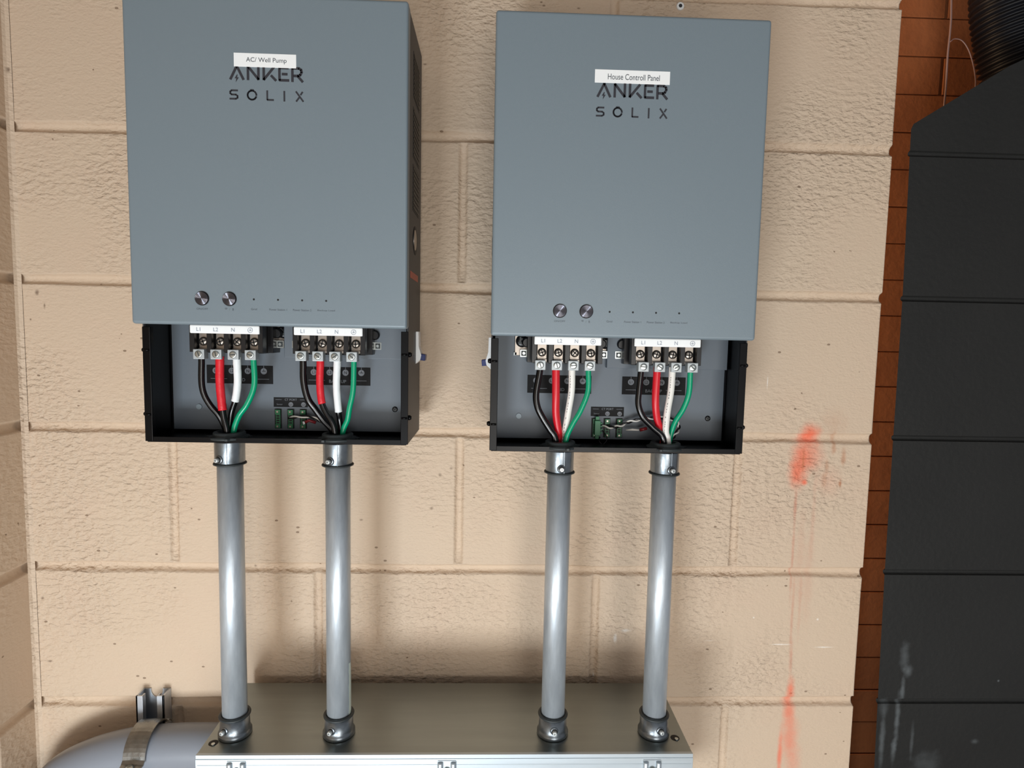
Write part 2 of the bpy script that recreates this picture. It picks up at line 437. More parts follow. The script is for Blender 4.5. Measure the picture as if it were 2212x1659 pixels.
# ------------------------------------------------------------------ power panels
YF, YB, YC, YP = -.147, -.036, -.1665, -.093
def cross_screw(mb, c, r, h, m1, m2=None, slot=False, rot=0.0):
    """pan head facing -Y with recessed-looking cross or single slot"""
    x, y, z = c
    mb.m(m1, True).lathe((x, y, z), (0, -1, 0), [(0, r), (h*.55, r*.97), (h*.9, r*.7), (h, r*.45)], 20)
    mb.m(m2 or M_dot)
    for a in ((rot, rot+PI/2) if not slot else (rot,)):
        L = r*.72; w_ = r*.13; ca, sa = math.cos(a), math.sin(a)
        pts = [(x+ca*p-sa*q, z+sa*p+ca*q) for p, q in ((-L, -w_), (L, -w_), (L, w_), (-L, w_))]
        mb.prism(pts, y-h*1.03, y-h*.5)

def terminal_block(root, cx, ldx, wording):
    """black base > marker strip, plates, screws, lugs"""
    b = MB().m(M_bplas)
    b.box(cx-.0395, cx+.0395, -.127, YP, .104, .165)
    for s_ in (-1, 1):
        b.box(cx+s_*.0395, cx+s_*.0465, -.116, YP, .1045, .150)
        b.m(M_bplas, True).lathe((cx+s_*.0468, YP, .1285), (0, -1, 0), [(0, .0062), (.012, .0062), (.014, .005)], 18).m(M_bplas)
    for i in range(5):
        xx = cx-.0396+.0198*i
        b.box(xx-.0028, xx+.0028, -.1385, -.127, .105, .138)
        b.m(M_zinc, True).lathe((xx+.0040, -.1275, .1130), (0, -1, 0), [(0, .0009), (.0015, .0006)], 8).m(M_bplas) if i < 4 else None
    base = b.build('terminal_block', root, .0006, 1)
    st = MB().m(M_label).box(cx-.040, cx+.040, -.1425, -.1388, .1270, .1368); st = st.build('marker_strip', base, .0012, 2)
    tx = MB().m(M_ink2)
    for i, ch in enumerate(('L1', 'L2', 'N')): add_text(tx, ch, cx-.0297+.0198*i, -.1427, .1316, height=.0042)
    gx, gz = cx-.0297+.0594, .1316
    ringp = [(gx+.0028*math.cos(a*PI/10), gz+.0028*math.sin(a*PI/10)) for a in range(21)]
    tx.stroke(ringp, .0004, -.1429, -.1426); tx.stroke([(gx-.0017, gz), (gx+.0017, gz)], .0004, -.1429, -.1426); tx.stroke([(gx, gz), (gx, gz+.0018)], .0004, -.1429, -.1426)
    tx.stroke([(gx-.001, gz-.0008), (gx+.001, gz-.0008)], .0003, -.1429, -.1426)
    o = tx.build('lettering', base)
    rnd = random.Random(int(cx*1e4))
    for i in range(4):
        x = cx-.0297+.0198*i; lx = x+ldx
        pl = MB().m(M_nickel).box(x-.0058, x+.0058, -.1295, -.127, .106, .1275)
        pl.m(M_nickel).box(x-.0058, x+.0058, -.1325, -.129, .1060, .1095)
        pl.build('contact_plate', base, .0004, 1)
        sc = MB(); cross_screw(sc, (x, -.1295, .1175), .0052, .0035, M_nickel, rot=rnd.uniform(0, 1.5)); sc.build('terminal_screw', base)
        lg = MB().m(M_lug).box(lx-.0064, lx+.0064, -.1425, -.131, .0968, .1085)
        lg.build('lug', base, .0007, 2)
        ls = MB(); cross_screw(ls, (lx, -.1424, .1028), .0043, .0007, M_zinc, M_rubber, slot=True, rot=rnd.uniform(0, 3.1)); ls.build('lug_screw', base)
    return base

def side_tab(root, x, sgn):
    """black mounting screw and small earth clamp beside a terminal block"""
    b = MB().m(M_nickel).box(x-.010, x+.010, YP-.003, YP, .112, .138)
    cl = b.build('mounting_tab', root, .0004, 1)
    sc = MB(); cross_screw(sc, (x+.001*sgn, YP-.003, .1300), .0080, .004, M_bplas, M_rubber, rot=.5); sc.build('black_screw', cl)
    g = MB().m(M_zinc).box(x-sgn*.001-.0042, x-sgn*.001+.0042, YP-.010, YP-.003, .1105, .1195)
    g.m(M_rubber).box(x-sgn*.001-.0030, x-sgn*.001+.0030, YP-.0104, YP-.0100, .1118, .1182)
    g.m(M_zinc, True).lathe((x-sgn*.0012, YP-.0102, .115), (0, -1, 0), [(0, .0022), (.001, .0018)], 12)
    g.build('earth_clamp', cl)
    q = MB().m(M_lug).box(x+sgn*.0095-.0018, x+sgn*.0095+.0018, YP-.003, YP, .1120, .1158); q.build('metal_clip', cl)

def wiring_sticker(root, cx, word, base):
    b = MB().m(M_stick).box(cx-.041, cx+.041, YP-.0003, YP, .0645, .0875)
    s_ = b.build('wiring_sticker', base, .0002, 1)
    t_ = MB().m(M_stickink); y = YP-.0003
    for i, ch in enumerate(('L1', 'L2', 'N', None)):
        x = cx-.0297+.0198*i; z = .0805
        t_.m(M_stickink).prism([(x+.0039*math.cos(a*PI/9), z+.0039*math.sin(a*PI/9)) for a in range(18)], y-.0003, y)
        t_.stroke([(x, z+.0036), (x, z+.0068)], .0005, y-.0003, y)
        t_.m(M_stick)
        if ch: add_text(t_, ch, x, y-.0003, z, height=.0034)
        else:
            t_.stroke([(x-.0022, z), (x+.0022, z)], .0006, y-.0005, y-.0003); t_.stroke([(x, z), (x, z+.0024)], .0006, y-.0005, y-.0003)
        t_.m(M_stickink)
    add_text(t_, word, cx, y, .0694, height=.0040)
    for s1 in (-1, 1): t_.stroke([(cx+s1*.016, .0705), (cx+s1*.036, .0705)], .0005, y-.0003, y)
    t_.build('lettering', s_)

U = .0797/160
def logo(root):
    y0, y1 = YC-.00025, YC
    def tr(pts, zb, ox=-.0405): return [(ox + x*U, zb + z*U) for x, z in pts]
    b = MB().m(M_logo); zb = .4027; w_ = 5.4*U
    H_ = 32
    for st in ([(3, 2), (17, H_-2), (31, 2)], [(41, 2), (41, H_-2), (63.5, 3), (63.5, H_-1)], [(75, H_-1), (75, 3), (97, H_-2)], [(91, 12), (101, 2)],
               [(128, H_-3), (109, H_-3), (109, 3), (129, 3)], [(115, 16), (125.5, 16)],
               [(137, 1), (137, H_-3), (151, H_-3), (156, H_-6), (157, 21), (154, 15), (149, 13), (140, 13)], [(149, 12), (159, 1)]):
        b.stroke(tr(st, zb), w_, y0, y1)
    b.prism(tr([(17, 12), (12, 4), (15.5, 4), (14.5, -4), (21, 6), (17.5, 6), (18.5, 12)], zb), y0, y1)
    zb = .3822; w_ = 3.6*U
    for st in ([(18, 19.5), (5, 19.5), (2, 17), (2, 13), (5, 10.7), (14, 10.7), (17.8, 8), (17.8, 4), (14, 1.7), (1, 1.7)],
               [(82, 21), (82, 1.7), (95.5, 1.7)], [(119, 21), (119, 0)], [(144.5, 21), (160, 0.5)], [(145, 0.5), (151, 8.5)], [(158.5, 20.5), (154.5, 14.5)]):
        b.stroke(tr(st, zb), w_, y0, y1)
    arc = [(49+9.5*math.cos(a), 10.5+9.5*math.sin(a)) for a in [PI*(.42 + i*1.50/24) for i in range(25)]]
    b.stroke(tr(arc, zb), w_, y0, y1)
    for a0 in (.33, .22, .11, 0.0):
        b.stroke(tr([(49+9.5*math.cos(PI*(a0+.03*q)), 10.5+9.5*math.sin(PI*(a0+.03*q))) for q in range(3)], zb), w_, y0, y1)
    for a0 in (.58, .5, .42):
        b.stroke(tr([(49+10*math.cos(PI*a0), 10.5+10*math.sin(PI*a0)), (49+12.5*math.cos(PI*a0), 10.5+12.5*math.sin(PI*a0))], zb), w_*.6, y0, y1)
    return b

def power_panel(cx, z0, label, lab_x0, lab_x1, lab_z0, lab_z1, wording, ldx, lever_side):
    root = empty('power_panel', (cx, 0, z0)); tag(root, label, 'electrical panel', 'grey electrical panels on the block wall')
    # body: open sheet metal shell
    t_ = .0018; w_ = .1525; top = .4915
    b = MB().m(M_cside)
    b.box(-w_, -w_+t_, YF, YB, 0, top).box(w_-t_, w_, YF, YB, 0, top)
    b.box(-w_+t_, w_-t_, YF, YB, top-t_, top).box(-w_+t_, w_-t_, YB-t_, YB, 0, top-t_)
    body = b.build('housing', root, .0008, 2)
    for z_ in (.06, .38): MB().m(M_black).box(-.13, .13, YB, -.0004, z_, z_+.04).build('mounting_bracket', root, .001, 1)
    b = MB().m(M_black)
    b.box(-w_+t_, w_-t_, YF+.001, YB-t_, 0, t_)                     # floor
    b.box(-w_+t_, w_-t_, YF, YF+.0015, -.001, .0055)               # front lip
    for s_ in (-1, 1):                                              # inner liners and return flanges
        xa, xb = sorted((s_*(w_-t_), s_*(w_-t_-.001))); b.box(xa, xb, YF+.001, YP, t_, .150)
        xa, xb = sorted((s_*(w_+.0002), s_*(w_-.0085))); b.box(xa, xb, YF-.0008, YF+.0012, .0, .1335)
        xa, xb = sorted((s_*(w_-.0068), s_*(w_-.0085))); b.box(xa, xb, YF+.001, YF+.007, .002, .1335)
    tray = b.build('wiring_tray', root, .0007, 2)
    for s_ in (-1, 1):
        for zz in (.1065, .0315):
            b = MB().m(M_black, True)
            b.tube([(s_*(w_-.0075), YF-.0012, zz), (s_*(w_-.0012), YF-.0012, zz)], .0012, 10)
            b.tube([(s_*(w_-.0012), YF-.0012, zz), (s_*w_, YF+.005, zz)], .0012, 10)
            b.lathe((s_*w_, YF+.005, zz), (s_, 0, 0), [(0, .0030), (.0022, .0030), (.0038, .0018)], 14)
            b.build('side_screw', tray)
    b = MB().m(M_panel).box(-w_+t_+.003, w_-t_-.003, YP, YP+.0015, .006, .22)
    bp = b.build('back_panel', root)
    b = MB().m(M_panel).box(-.0065, w_-t_-.0035, YP-.0095, YP-.008, .0985, .20).box(-.0065, -.005, YP-.008, YP, .0985, .20).box(-.0065, w_-t_-.0035, YP-.008, YP, .0985, .1000)
    b.build('raised_plate', bp, .0022, 3)
    b = MB(); b.m(M_cover, True).lathe((-.1195+.0035, YP, .0345), (0, -1, 0), [(0, .0036), (.0012, .0034)], 20)
    b.build('plug', bp)
    b = MB(); cross_screw(b, (.1285, YP, .035), .0036, .0014, M_bplas, M_rubber, slot=False, rot=.3); b.build('black_screw', bp)
    # front cover
    b = MB().m(M_cover).box(-.1533, .1533, YC, YF-.0009, .1365, .4925)
    cover = b.build('front_cover', root, .0034, 4)
    for p in cover.data.polygons: p.use_smooth = False
    logo(root).build('logo_lettering', cover)
    for i, x in enumerate((-.0748, -.0445)):
        k = MB().m(M_dot, True).lathe((0, 0, 0), (0, -1, 0), [(0, .0080), (.0004, .0080)], 32)
        k.m(M_knob, True).lathe((0, -.0004, 0), (0, -1, 0), [(0, .0073), (.0014, .0073)], 40, True, False)
        k.m(M_knob, True).lathe((0, -.0018, 0), (0, -1, 0), [(0, .0073), (.0005, .0069)] + [(.0005 - .00007*(1-math.cos(2*PI*q/6)), .0069 - q*.0001333) for q in range(1, 51)], 48, False, True)
        k.build('push_button', cover, loc=(x, YC, .1662))
    for i in range(4):
        l = MB().m(M_dot, True).lathe((-.0176+.0268*i, YC+.0001, .1663), (0, -1, 0), [(0, .0012), (.0003, .0011)], 14); l.build('indicator_light', cover)
    f = MB().m(M_faint)
    add_text(f, 'ON/OFF', -.0748, YC, .1545, width=.0125, height=.0020)
    xk = -.0445
    for rr in (.0012, .0022): f.stroke([(xk-.0040+rr*math.sin(a), .1537+rr*math.cos(a)) for a in (-.7, -.35, 0, .35, .7)], .0004, YC-.0002, YC)
    add_text(f, '/', xk, YC, .1545, height=.0022); add_text(f, 'B', xk+.0038, YC, .1545, height=.0024)
    for i, (ch, ww) in enumerate((('Grid', .0065), ('Power Station 1', .0195), ('Power Station 2', .0205), ('Backup Load', .0195))):
        add_text(f, ch, -.0176+.0268*i, YC, .1553, width=ww, height=.0022)
    f.build('small_lettering', cover)
    nl = MB().m(M_label).box(lab_x0, lab_x1, YC-.0003, YC, lab_z0, lab_z1).build('name_label', cover, .0002, 1)
    tx = MB().m(M_ink); add_text(tx, wording, (lab_x0+lab_x1)/2+.0015, YC-.0003, (lab_z0+lab_z1)/2-.0003, width=(.0435 if len(wording) < 16 else .0580), height=.0062)
    tx.build('lettering', nl)
    # side vents
    for s_ in (-1, 1):
        for (za, zb) in ((.410, .462), (.341, .399), (.279, .333)):
            b = MB().m(M_vent); xa, xb = sorted((s_*w_, s_*(w_+.0003)))
            b.box(xa, xb, -.117, -.062, za, zb)
            b.m(M_black)
            for i in range(9):
                zz = za+.004+(zb-za-.008)*i/8; xa2, xb2 = sorted((s_*(w_+.0003), s_*(w_+.0008))); b.box(xa2, xb2, -.115, -.064, zz-.0008, zz+.0008)
            b.build('vent_grille', body)
        b = MB().m(M_dot, True).lathe((s_*w_, -.094, .246), (s_, 0, 0), [(0, .0175), (.0006, .0172)], 28)
        b.m(M_nickel, True).lathe((s_*(w_+.0005), -.099, .246), (s_, 0, 0), [(0, .0125), (.0008, .0122)], 28)
        b.build('knockout_plug', body)
        xa, xb = sorted((s_*w_, s_*(w_+.0003)))
        MB().m(M_orange).box(xa, xb, -.132, -.064, .1975, .2055).build('warning_sticker', body)
    s_ = lever_side; xx = s_*w_
    b = MB().m(M_label)
    ol = [(0, .134), (.0035, .134), (.0040, .115), (.0072, .104), (.0060, .098), (0, .0925)]
    b.prism([(xx+s_*p, q) for p, q in ol], -.080, -.060)
    lv = b.build('cable_lever', body, .0006, 2)
    b = MB().m(M_blue).prism([(xx+s_*p, q) for p, q in [(.0045, .106), (.0125, .1045), (.0118, .0965), (.004, .0975)]], -.079, -.061)
    b.build('blue_tip', lv, .0008, 2)
    # terminals
    blocks = []
    for j, c_ in enumerate((-.0614, .0582)):
        tb = terminal_block(root, c_, ldx[j], None); blocks.append(tb)
        side_tab(root, c_-.0515, -1); side_tab(root, c_+.0515, 1)
    wiring_sticker(root, -.0648, 'GRID', bp); wiring_sticker(root, .0566, 'BACKUP', bp)
    # CT port sticker and sockets
    b = MB().m(M_stick).box(-.0235, .0192, YP-.0003, YP, .0358, .0480); cs = b.build('port_sticker', bp, .0002, 1)
    f = MB().m(M_stickink); y = YP-.0003
    add_text(f, 'CT PORT', -.002, y, .0452, height=.0026)
    for s1 in (-1, 1): f.stroke([(-.002+s1*.0115, .0452), (-.002+s1*.019, .0452)], .0004, y-.0003, y)
    add_text(f, 'Sensor', -.0160, y, .0392, height=.0019)
    for i, ch in enumerate(('L1', 'L2')):
        x = -.0020+.0157*i
        f.m(M_stickink).prism([(x+.0029*math.cos(a*PI/9), .0392+.0029*math.sin(a*PI/9)) for a in range(18)], y-.0003, y); f.m(M_stick); add_text(f, ch, x, y-.0003, .0392, height=.0025)
    f.build('lettering', cs)
    for i in range(3):
        x = -.0180+.0157*i; so = MB().m(M_dot).box(x-.0044, x+.0044, YP-.0004, YP, .0085, .0335)
        so.m(M_pcb).box(x-.0027, x+.0033, YP-.0035, YP-.0004, .0265, .0325).box(x-.0027, x+.0033, YP-.0035, YP-.0004, .0095, .0140)
        so.box(x-.0025, x+.003, YP-.0018, YP-.0004, .014, .0265)
        so.m(M_nickel, True).lathe((x, YP-.0034, .0300), (0, -1, 0), [(0, .0016), (.0005, .0012)], 10).lathe((x, YP-.0034, .0115), (0, -1, 0), [(0, .0016), (.0005, .0012)], 10)
        so.m(M_dot)
        for q in range(4): so.box(x-.0016, x+.002, YP-.0021, YP-.0017, .0150+q*.0029, .0168+q*.0029)
        so.build('port_socket', bp)
    return root

CL, CRX = -.2063, .1957
ZL, ZR = .2110, .2055
power_panel(CL, ZL, "dark grey electrical panel labelled for the well pump, nearer the wall's inner corner", -.0351, .0320, .4170, .4315, 'AC/ Well Pump', (-.0007, -.0025), 1)
power_panel(CRX, ZR, 'dark grey electrical panel labelled House Controll Panel, nearer the brick gap', -.0428, .0412, .4185, .4328, 'House Controll Panel', (-.0026, .0018), -1)

# ------------------------------------------------------------------ wireway
WX0, WX1, WY0, WY1, WZ = -.2990, .2975, -.171, -.021, -.1615
root = empty('wireway', (0, 0, WZ-.152)); tag(root, 'galvanised steel wiring trough under the four conduits', 'wiring trough')
L = lambda z: z - (WZ-.152)
b = MB().m(M_way); t_ = .0016
b.box(WX0, WX1, WY0+.002, WY1, L(WZ)-t_, L(WZ)); b.box(WX0, WX1, WY1-t_, WY1, 0, L(WZ)-t_); b.box(WX0, WX1, WY0+.002, WY1-t_, 0, t_)
b.box(WX0, WX0+t_, WY0+.002, WY1-t_, t_, L(WZ)-t_); b.box(WX1-t_, WX1, WY0+.002, WY1-t_, t_, L(WZ)-t_)
b.build('trough', root, .0006, 2)
for x_ in (WX0+.06, WX1-.101): MB().m(M_strut).box(x_, x_+.041, WY1, -.0004, .01, .14).build('mounting_bracket', root, .001, 1)
b = MB().m(M_way_lit).box(WX0, WX1, WY0-.0006, WY0+.0018, .001, L(WZ)-.0045)
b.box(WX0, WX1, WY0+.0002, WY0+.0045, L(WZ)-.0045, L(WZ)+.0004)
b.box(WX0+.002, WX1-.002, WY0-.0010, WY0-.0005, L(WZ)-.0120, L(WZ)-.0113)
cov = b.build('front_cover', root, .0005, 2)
for u in (508, 965, 1410):
    q = at(u, 1652, WY0-.004); x = q.x
    b = MB().m(M_way_lit, True)
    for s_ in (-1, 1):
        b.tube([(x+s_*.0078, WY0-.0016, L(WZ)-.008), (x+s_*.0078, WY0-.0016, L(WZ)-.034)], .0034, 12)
    b.m(M_way_lit).box(x-.011, x+.011, WY0-.0012, WY0+.0002, L(WZ)-.037, L(WZ)-.006)
    lt = b.build('screw_bracket', cov, .0005, 1)
    b = MB(); cross_screw(b, (x, WY0-.0012, L(WZ)-.0185), .0046, .0030, M_zinc, M_dot, rot=.6); b.build('cover_screw', lt)
for u, v in ((461, 1605), (1458, 1594)):
    x = at(u, v, -.15).x
    d = (CP - Vector((x, -.15, WZ))).z
    q = at(u, v, 0); dd = (q-CP); k = (WZ-CP.z)/dd.z; hit = CP + dd*k
    b = MB().m(M_dot, True).lathe((hit.x, hit.y, L(WZ)-.0002), (0, 0, 1), [(0, .0058), (.0005, .0056)], 18)
    b.m(M_zinc, True).lathe((hit.x+.001, hit.y-.003, L(WZ)+.0002), (0, 0, 1), [(0, .0026), (.0012, .0022)], 12)
    b.build('knockout_hole', root)

# ------------------------------------------------------------------ conduits and connectors
PY = -.130; R0 = .01475
pipes = [(-.2695, 'far left, under the first red-taped wire bundle', ZL), (-.1405, '', ZL), (.1295, '', ZR), (.2595, '', ZR)]
plab = ['galvanised conduit, leftmost of the four, beneath the well pump panel', 'galvanised conduit with a torn clear sticker near its foot, beneath the well pump panel',
        "galvanised conduit under the House panel, on the side of the block joint between panels", 'galvanised conduit, rightmost of the four, beneath the House panel']
tlab = ['zinc set-screw connector under the well pump panel, atop the leftmost conduit', 'zinc set-screw connector under the well pump panel, atop the second conduit from left',
        'zinc set-screw connector under the House panel, atop the third conduit from left', 'zinc set-screw connector under the House panel, atop the rightmost conduit']
blab = ['zinc set-screw connector on the trough, at the foot of the leftmost conduit', 'zinc set-screw connector on the trough, at the foot of the second conduit from left',
        'zinc set-screw connector on the trough, at the foot of the third conduit from left', 'zinc set-screw connector on the trough, at the foot of the rightmost conduit']
for i, (px, _, zb) in enumerate(pipes):
    zt = zb - .012; z0 = WZ + .006
    r = empty('conduit', (px, PY, z0)); tag(r, plab[i], 'conduit', 'steel conduits between panels and trough')
    b = MB().m(M_emt, True); n = 40
    A = b.ring((0, 0, 0), (0, 0, 1), (1, 0, 0), R0, n); B = b.ring((0, 0, zt-z0), (0, 0, 1), (1, 0, 0), R0, n)
    C_ = b.ring((0, 0, zt-z0), (0, 0, 1), (1, 0, 0), R0-.0014, n); D = b.ring((0, 0, 0), (0, 0, 1), (1, 0, 0), R0-.0014, n)
    b.bridge(A, B); b.bridge(B, C_); b.bridge(C_, D); b.bridge(D, A); b.build('tube', r)
    if i == 1:
        b = MB().m(mat('clear_sticker', srgb(206, 222, 214), 0.2, 0, 0.8), True)
        prev = None
        for k in range(15):
            z = (-.155-.0 + .005*k) - z0 + .018; aa = math.radians(-22 + 5*noise.noise(Vector((k*1.3, 0, 0)))); ab = math.radians(14 + 12*noise.noise(Vector((k*.9, 5, 0))) - k*1.2)
            rr = R0+.0003; row = [b.bm.verts.new((rr*math.cos(a), rr*math.sin(a), z)) for a in (aa, (aa+ab)/2, ab)]
            if prev:
                for j in range(2): b._f([prev[j], prev[j+1], row[j+1], row[j]])
            prev = row
        s_ = b.build('torn_sticker', r); s_['label'] = 'torn clear sticker'
    # top connector
    r = empty('conduit_connector', (px, PY, zb)); tag(r, tlab[i], 'conduit connector', 'set-screw connectors at the panels')
    top = -.0006
    def hollow(b, prof_, ri, n=40):
        z_a, z_b = prof_[0][0], prof_[-1][0]
        R_ = [b.ring((0, 0, z), (0, 0, 1), (1, 0, 0), q, n) for z, q in prof_]
        for A, B in zip(R_, R_[1:]): b.bridge(A, B)
        I0 = b.ring((0, 0, z_a), (0, 0, 1), (1, 0, 0), ri, n); I1 = b.ring((0, 0, z_b), (0, 0, 1), (1, 0, 0), ri, n)
        b.bridge(I0, R_[0]); b.bridge(R_[-1], I1); b.bridge(I1, I0)
    b = MB().m(M_conn, True); hollow(b, [(-.0285, .0162), (-.0270, .0171), (-.002, .0172), (top-.0006, .0172)], R0+.00025)
    b.m(M_conn).box(.0035, .0039, -.0175, -.0168, -.0275, -.001)
    body = b.build('connector_body', r)
    b = MB().m(M_rubber, True); hollow(b, [(-.0300, .0172), (-.0293, .0188), (-.0285, .0190), (-.0276, .0186), (-.0270, .0172)], R0+.0002); b.build('rim', r)
    ang = (-.30, -.35, .02, .05)[i] - PI/2 + (0 if i < 2 else .12)
    ang = {0: -PI/2-.35, 1: -PI/2-.30, 2: -PI/2+.02, 3: -PI/2+.22}[i]
    def set_screw(z, length):
        d = Vector((math.cos(ang), math.sin(ang), 0)); c0 = d*.0165 + Vector((0, 0, z))
        b = MB().m(M_conn, True).lathe(c0, d, [(0, .0052), (.0014, .0048), (.0018, .0030)], 20)
        b.m(M_dot, True).lathe(c0 + d*.0016, d, [(0, .0036), (.0005, .0034)], 18)
        b.m(M_screw, True).lathe(c0 + d*.0016, d, [(0, .0026), (length, .0026), (length+.0006, .0020)], 16)
        e = c0 + d*(length+.0021); up = Vector((0, 0, 1)); sd = d.cross(up)
        b.m(M_rubber)
        for v_ in (up, sd): b.tube([e - v_*.0016, e + v_*.0016], .0003, 6)
        return b
    set_screw(-.0215, .0045).build('set_screw', r)
    # bushing on the tray floor
    b = MB().m(M_rubber, True); hollow(b, [(.0020, .0225), (.0045, .0228), (.0052, .0185), (.0090, .0182), (.0100, .0170)], .0128)
    bu = b.build('bushing', r)
    b = MB().m(M_rubber)
    for a in (0, 2.1, 4.2) if i % 2 else (.1, 1.9, 3.24, 5.0):
        b.box(.0, .0, 0, 0, 0, 0) if False else None
        d = Vector((math.cos(a), math.sin(a), 0)); c0 = d*.0235
        b.lathe((c0.x, c0.y, .0022), (0, 0, 1), [(0, .0030), (.0024, .0030)], 6)
    b.build('locknut_ear', r)
    # bottom connector
    r = empty('conduit_connector', (px, PY, WZ)); tag(r, blab[i], 'conduit connector', 'set-screw connectors on the trough')
    b = MB().m(M_conn, True); hollow(b, [(.0004, .0194), (.0010, .0198), (.0045, .0198), (.0060, .0186), (.0085, .0177), (.0245, .0170)], R0+.00025); b.build('connector_body', r)
    b = MB().m(M_rubber, True); hollow(b, [(.0245, .0172), (.0252, .0187), (.0262, .0189), (.0272, .0184), (.0278, .0170)], R0+.0002); b.build('rim', r)
    set_screw(.0135, .0048).build('set_screw', r)

# ------------------------------------------------------------------ big wires in the trays
def wire(pxs, rad, mat_, pipe, label, group, tape=None, off=(0, 0), y0=-.1368):
    n = len(pxs); pts = []
    for i, (u, v) in enumerate(pxs):
        f = i/(n-1); y = y0 + (PY + off[1] - y0)*f*f*(3-2*f)
        pts.append(at(u, v, y))
    first = pts[0].copy(); first.z = max(first.z, 0) + .0075; first.y = y0
    pts = [first] + pts
    px = pipes[pipe][0]
    zb = pipes[pipe][2]
    pts[-1] = Vector((px + max(-.0068, min(.0068, pts[-1].x-px)), PY + off[1], pts[-1].z))
    pts += [Vector((px+off[0], PY+off[1], zb-.012)), Vector((px+off[0], PY+off[1], zb-.05))]
    sp = spline(pts, 8)
    r = empty('wire', sp[0]); tag(r, label, 'wire', group); o0 = sp[0].copy()
    b = MB().m(mat_, True); b.tube([p-o0 for p in sp], rad, 16); b.m(M_nickel, True).tube([sp[0]-o0+Vector((0, 0, -.0002)), sp[0]-o0+Vector((0, 0, .002))], rad*.7, 10)
    b.build('insulation', r)
    if mat_ is M_white:
        b = MB().m(M_ink)
        rnd = random.Random(3)
        for a_, b_ in zip(sp[10:-14], sp[11:-13]):
            if rnd.random() < .8:
                m_ = (a_+b_)/2 - o0; d = (b_-a_); v = Vector((-.55, -.83, 0))*rad
                b.tube([m_ + v - d*.30, m_ + v + d*.30*rnd.random()], .00035, 5)
        b.build('printed_line', r)
    if tape:
        tm, tr_, v_end, tl = tape
        seg = [p for p in sp[2:] if p.z > at(pxs[0][0], v_end, (y0+PY)/2).z]
        b = MB().m(tm, True); rr = [tr_*(1+.05*noise.noise(Vector((i*.8, tr_*1e3, 0)))) for i in range(len(seg))]; rr[0] *= .98
        b.tube([p-o0 for p in seg], rr, 16); t2 = b.build('tape_wrap', r); t2['label'] = tl
    return r
G = {0: 'wires in the left bundle of the well pump panel', 1: 'wires in the right bundle of the well pump panel', 2: 'wires in the left bundle of the House panel', 3: 'wires in the right bundle of the House panel'}
P_ = 'in the %s bundle of the %s panel'
wires = [
 ([(435.5,781),(435.5,825),(441,852),(454,875),(471,895),(481,912),(488,932)], .0036, M_wblack, 0, 'plain black wire in the left bundle of the well pump panel', None, (-.0055, .004)),
 ([(475,781),(475,825),(479,870),(483,900),(490,932)], .0036, M_wblack, 0, 'black wire wrapped in red tape, left bundle of the well pump panel', (M_redtape, .0048, 886, 'red tape'), (-.002, -.006)),
 ([(512,782),(513.5,825),(509,862),(500,893),(496,932)], .0034, M_wblack, 0, 'black wire wrapped in white tape, left bundle of the well pump panel', (M_wtape, .0044, 868, 'white tape'), (.0035, .0035)),
 ([(548,779),(550,821),(546,846),(533,875),(516,899),(505,932)], .0034, M_green, 0, 'green ground wire in the left bundle of the well pump panel', None, (.0062, -.003)),
 ([(655,787),(656,825),(665,861),(681,884),(698,907),(715,932)], .0040, M_wblack, 1, 'plain black wire in the right bundle of the well pump panel', None, (-.0055, .003)),
 ([(692,787),(691,828),(695,868),(704,890),(717,911),(723,932)], .0036, M_wblack, 1, 'black wire wrapped in red tape, right bundle of the well pump panel', (M_redtape, .0044, 872, 'red tape'), (-.001, -.006)),
 ([(728.5,785),(727,834),(731,885),(734,906),(736,932)], .0035, M_wblack, 1, 'black wire wrapped in white tape, right bundle of the well pump panel', (M_wtape, .0043, 890, 'white tape'), (.003, .004)),
 ([(764.5,786),(762.6,843),(755,882),(751,906),(748,932)], .0033, M_green, 1, 'green ground wire in the right bundle of the well pump panel', None, (.006, -.002)),
 ([(1166,802),(1158,850),(1161,879),(1173,904),(1188,928),(1199,947)], .0040, M_wblack, 2, 'black wire in the left bundle of the House panel', None, (-.005, -.004)),
 ([(1201,801),(1201,854),(1201,893),(1206,930),(1208,947)], .0047, M_red, 2, 'red wire in the left bundle of the House panel', None, (-.004, .0055)),
 ([(1235.5,802),(1234.5,845),(1227,893),(1219,947)], .0041, M_white, 2, 'white wire in the left bundle of the House panel', None, (.0048, .0048)),
 ([(1271,801),(1270,845),(1254,887),(1237,916),(1227,948)], .0033, M_green, 2, 'green ground wire in the left bundle of the House panel', None, (.006, -.004)),
 ([(1384,806),(1380,845),(1379,874),(1389,901),(1410,923),(1433,948)], .0038, M_wblack, 3, 'black wire in the right bundle of the House panel', None, (-.005, -.005)),
 ([(1419,806),(1416,864),(1419,902),(1427,931),(1434,949)], .0045, M_red, 3, 'red wire in the right bundle of the House panel', None, (-.0045, .005)),
 ([(1452,806),(1449,845),(1441,893),(1438,931),(1442,950)], .0041, M_white, 3, 'white wire in the right bundle of the House panel', None, (.004, -.002)),
 ([(1491,808),(1488,850),(1476,883),(1457,914),(1450,949)], .0033, M_green, 3, 'green ground wire in the right bundle of the House panel', None, (.0062, .005)),
]
for pxs, rad, m_, pi_, lab, tape, off in wires: wire(pxs, rad, m_, pi_, lab, G[pi_], tape, off)

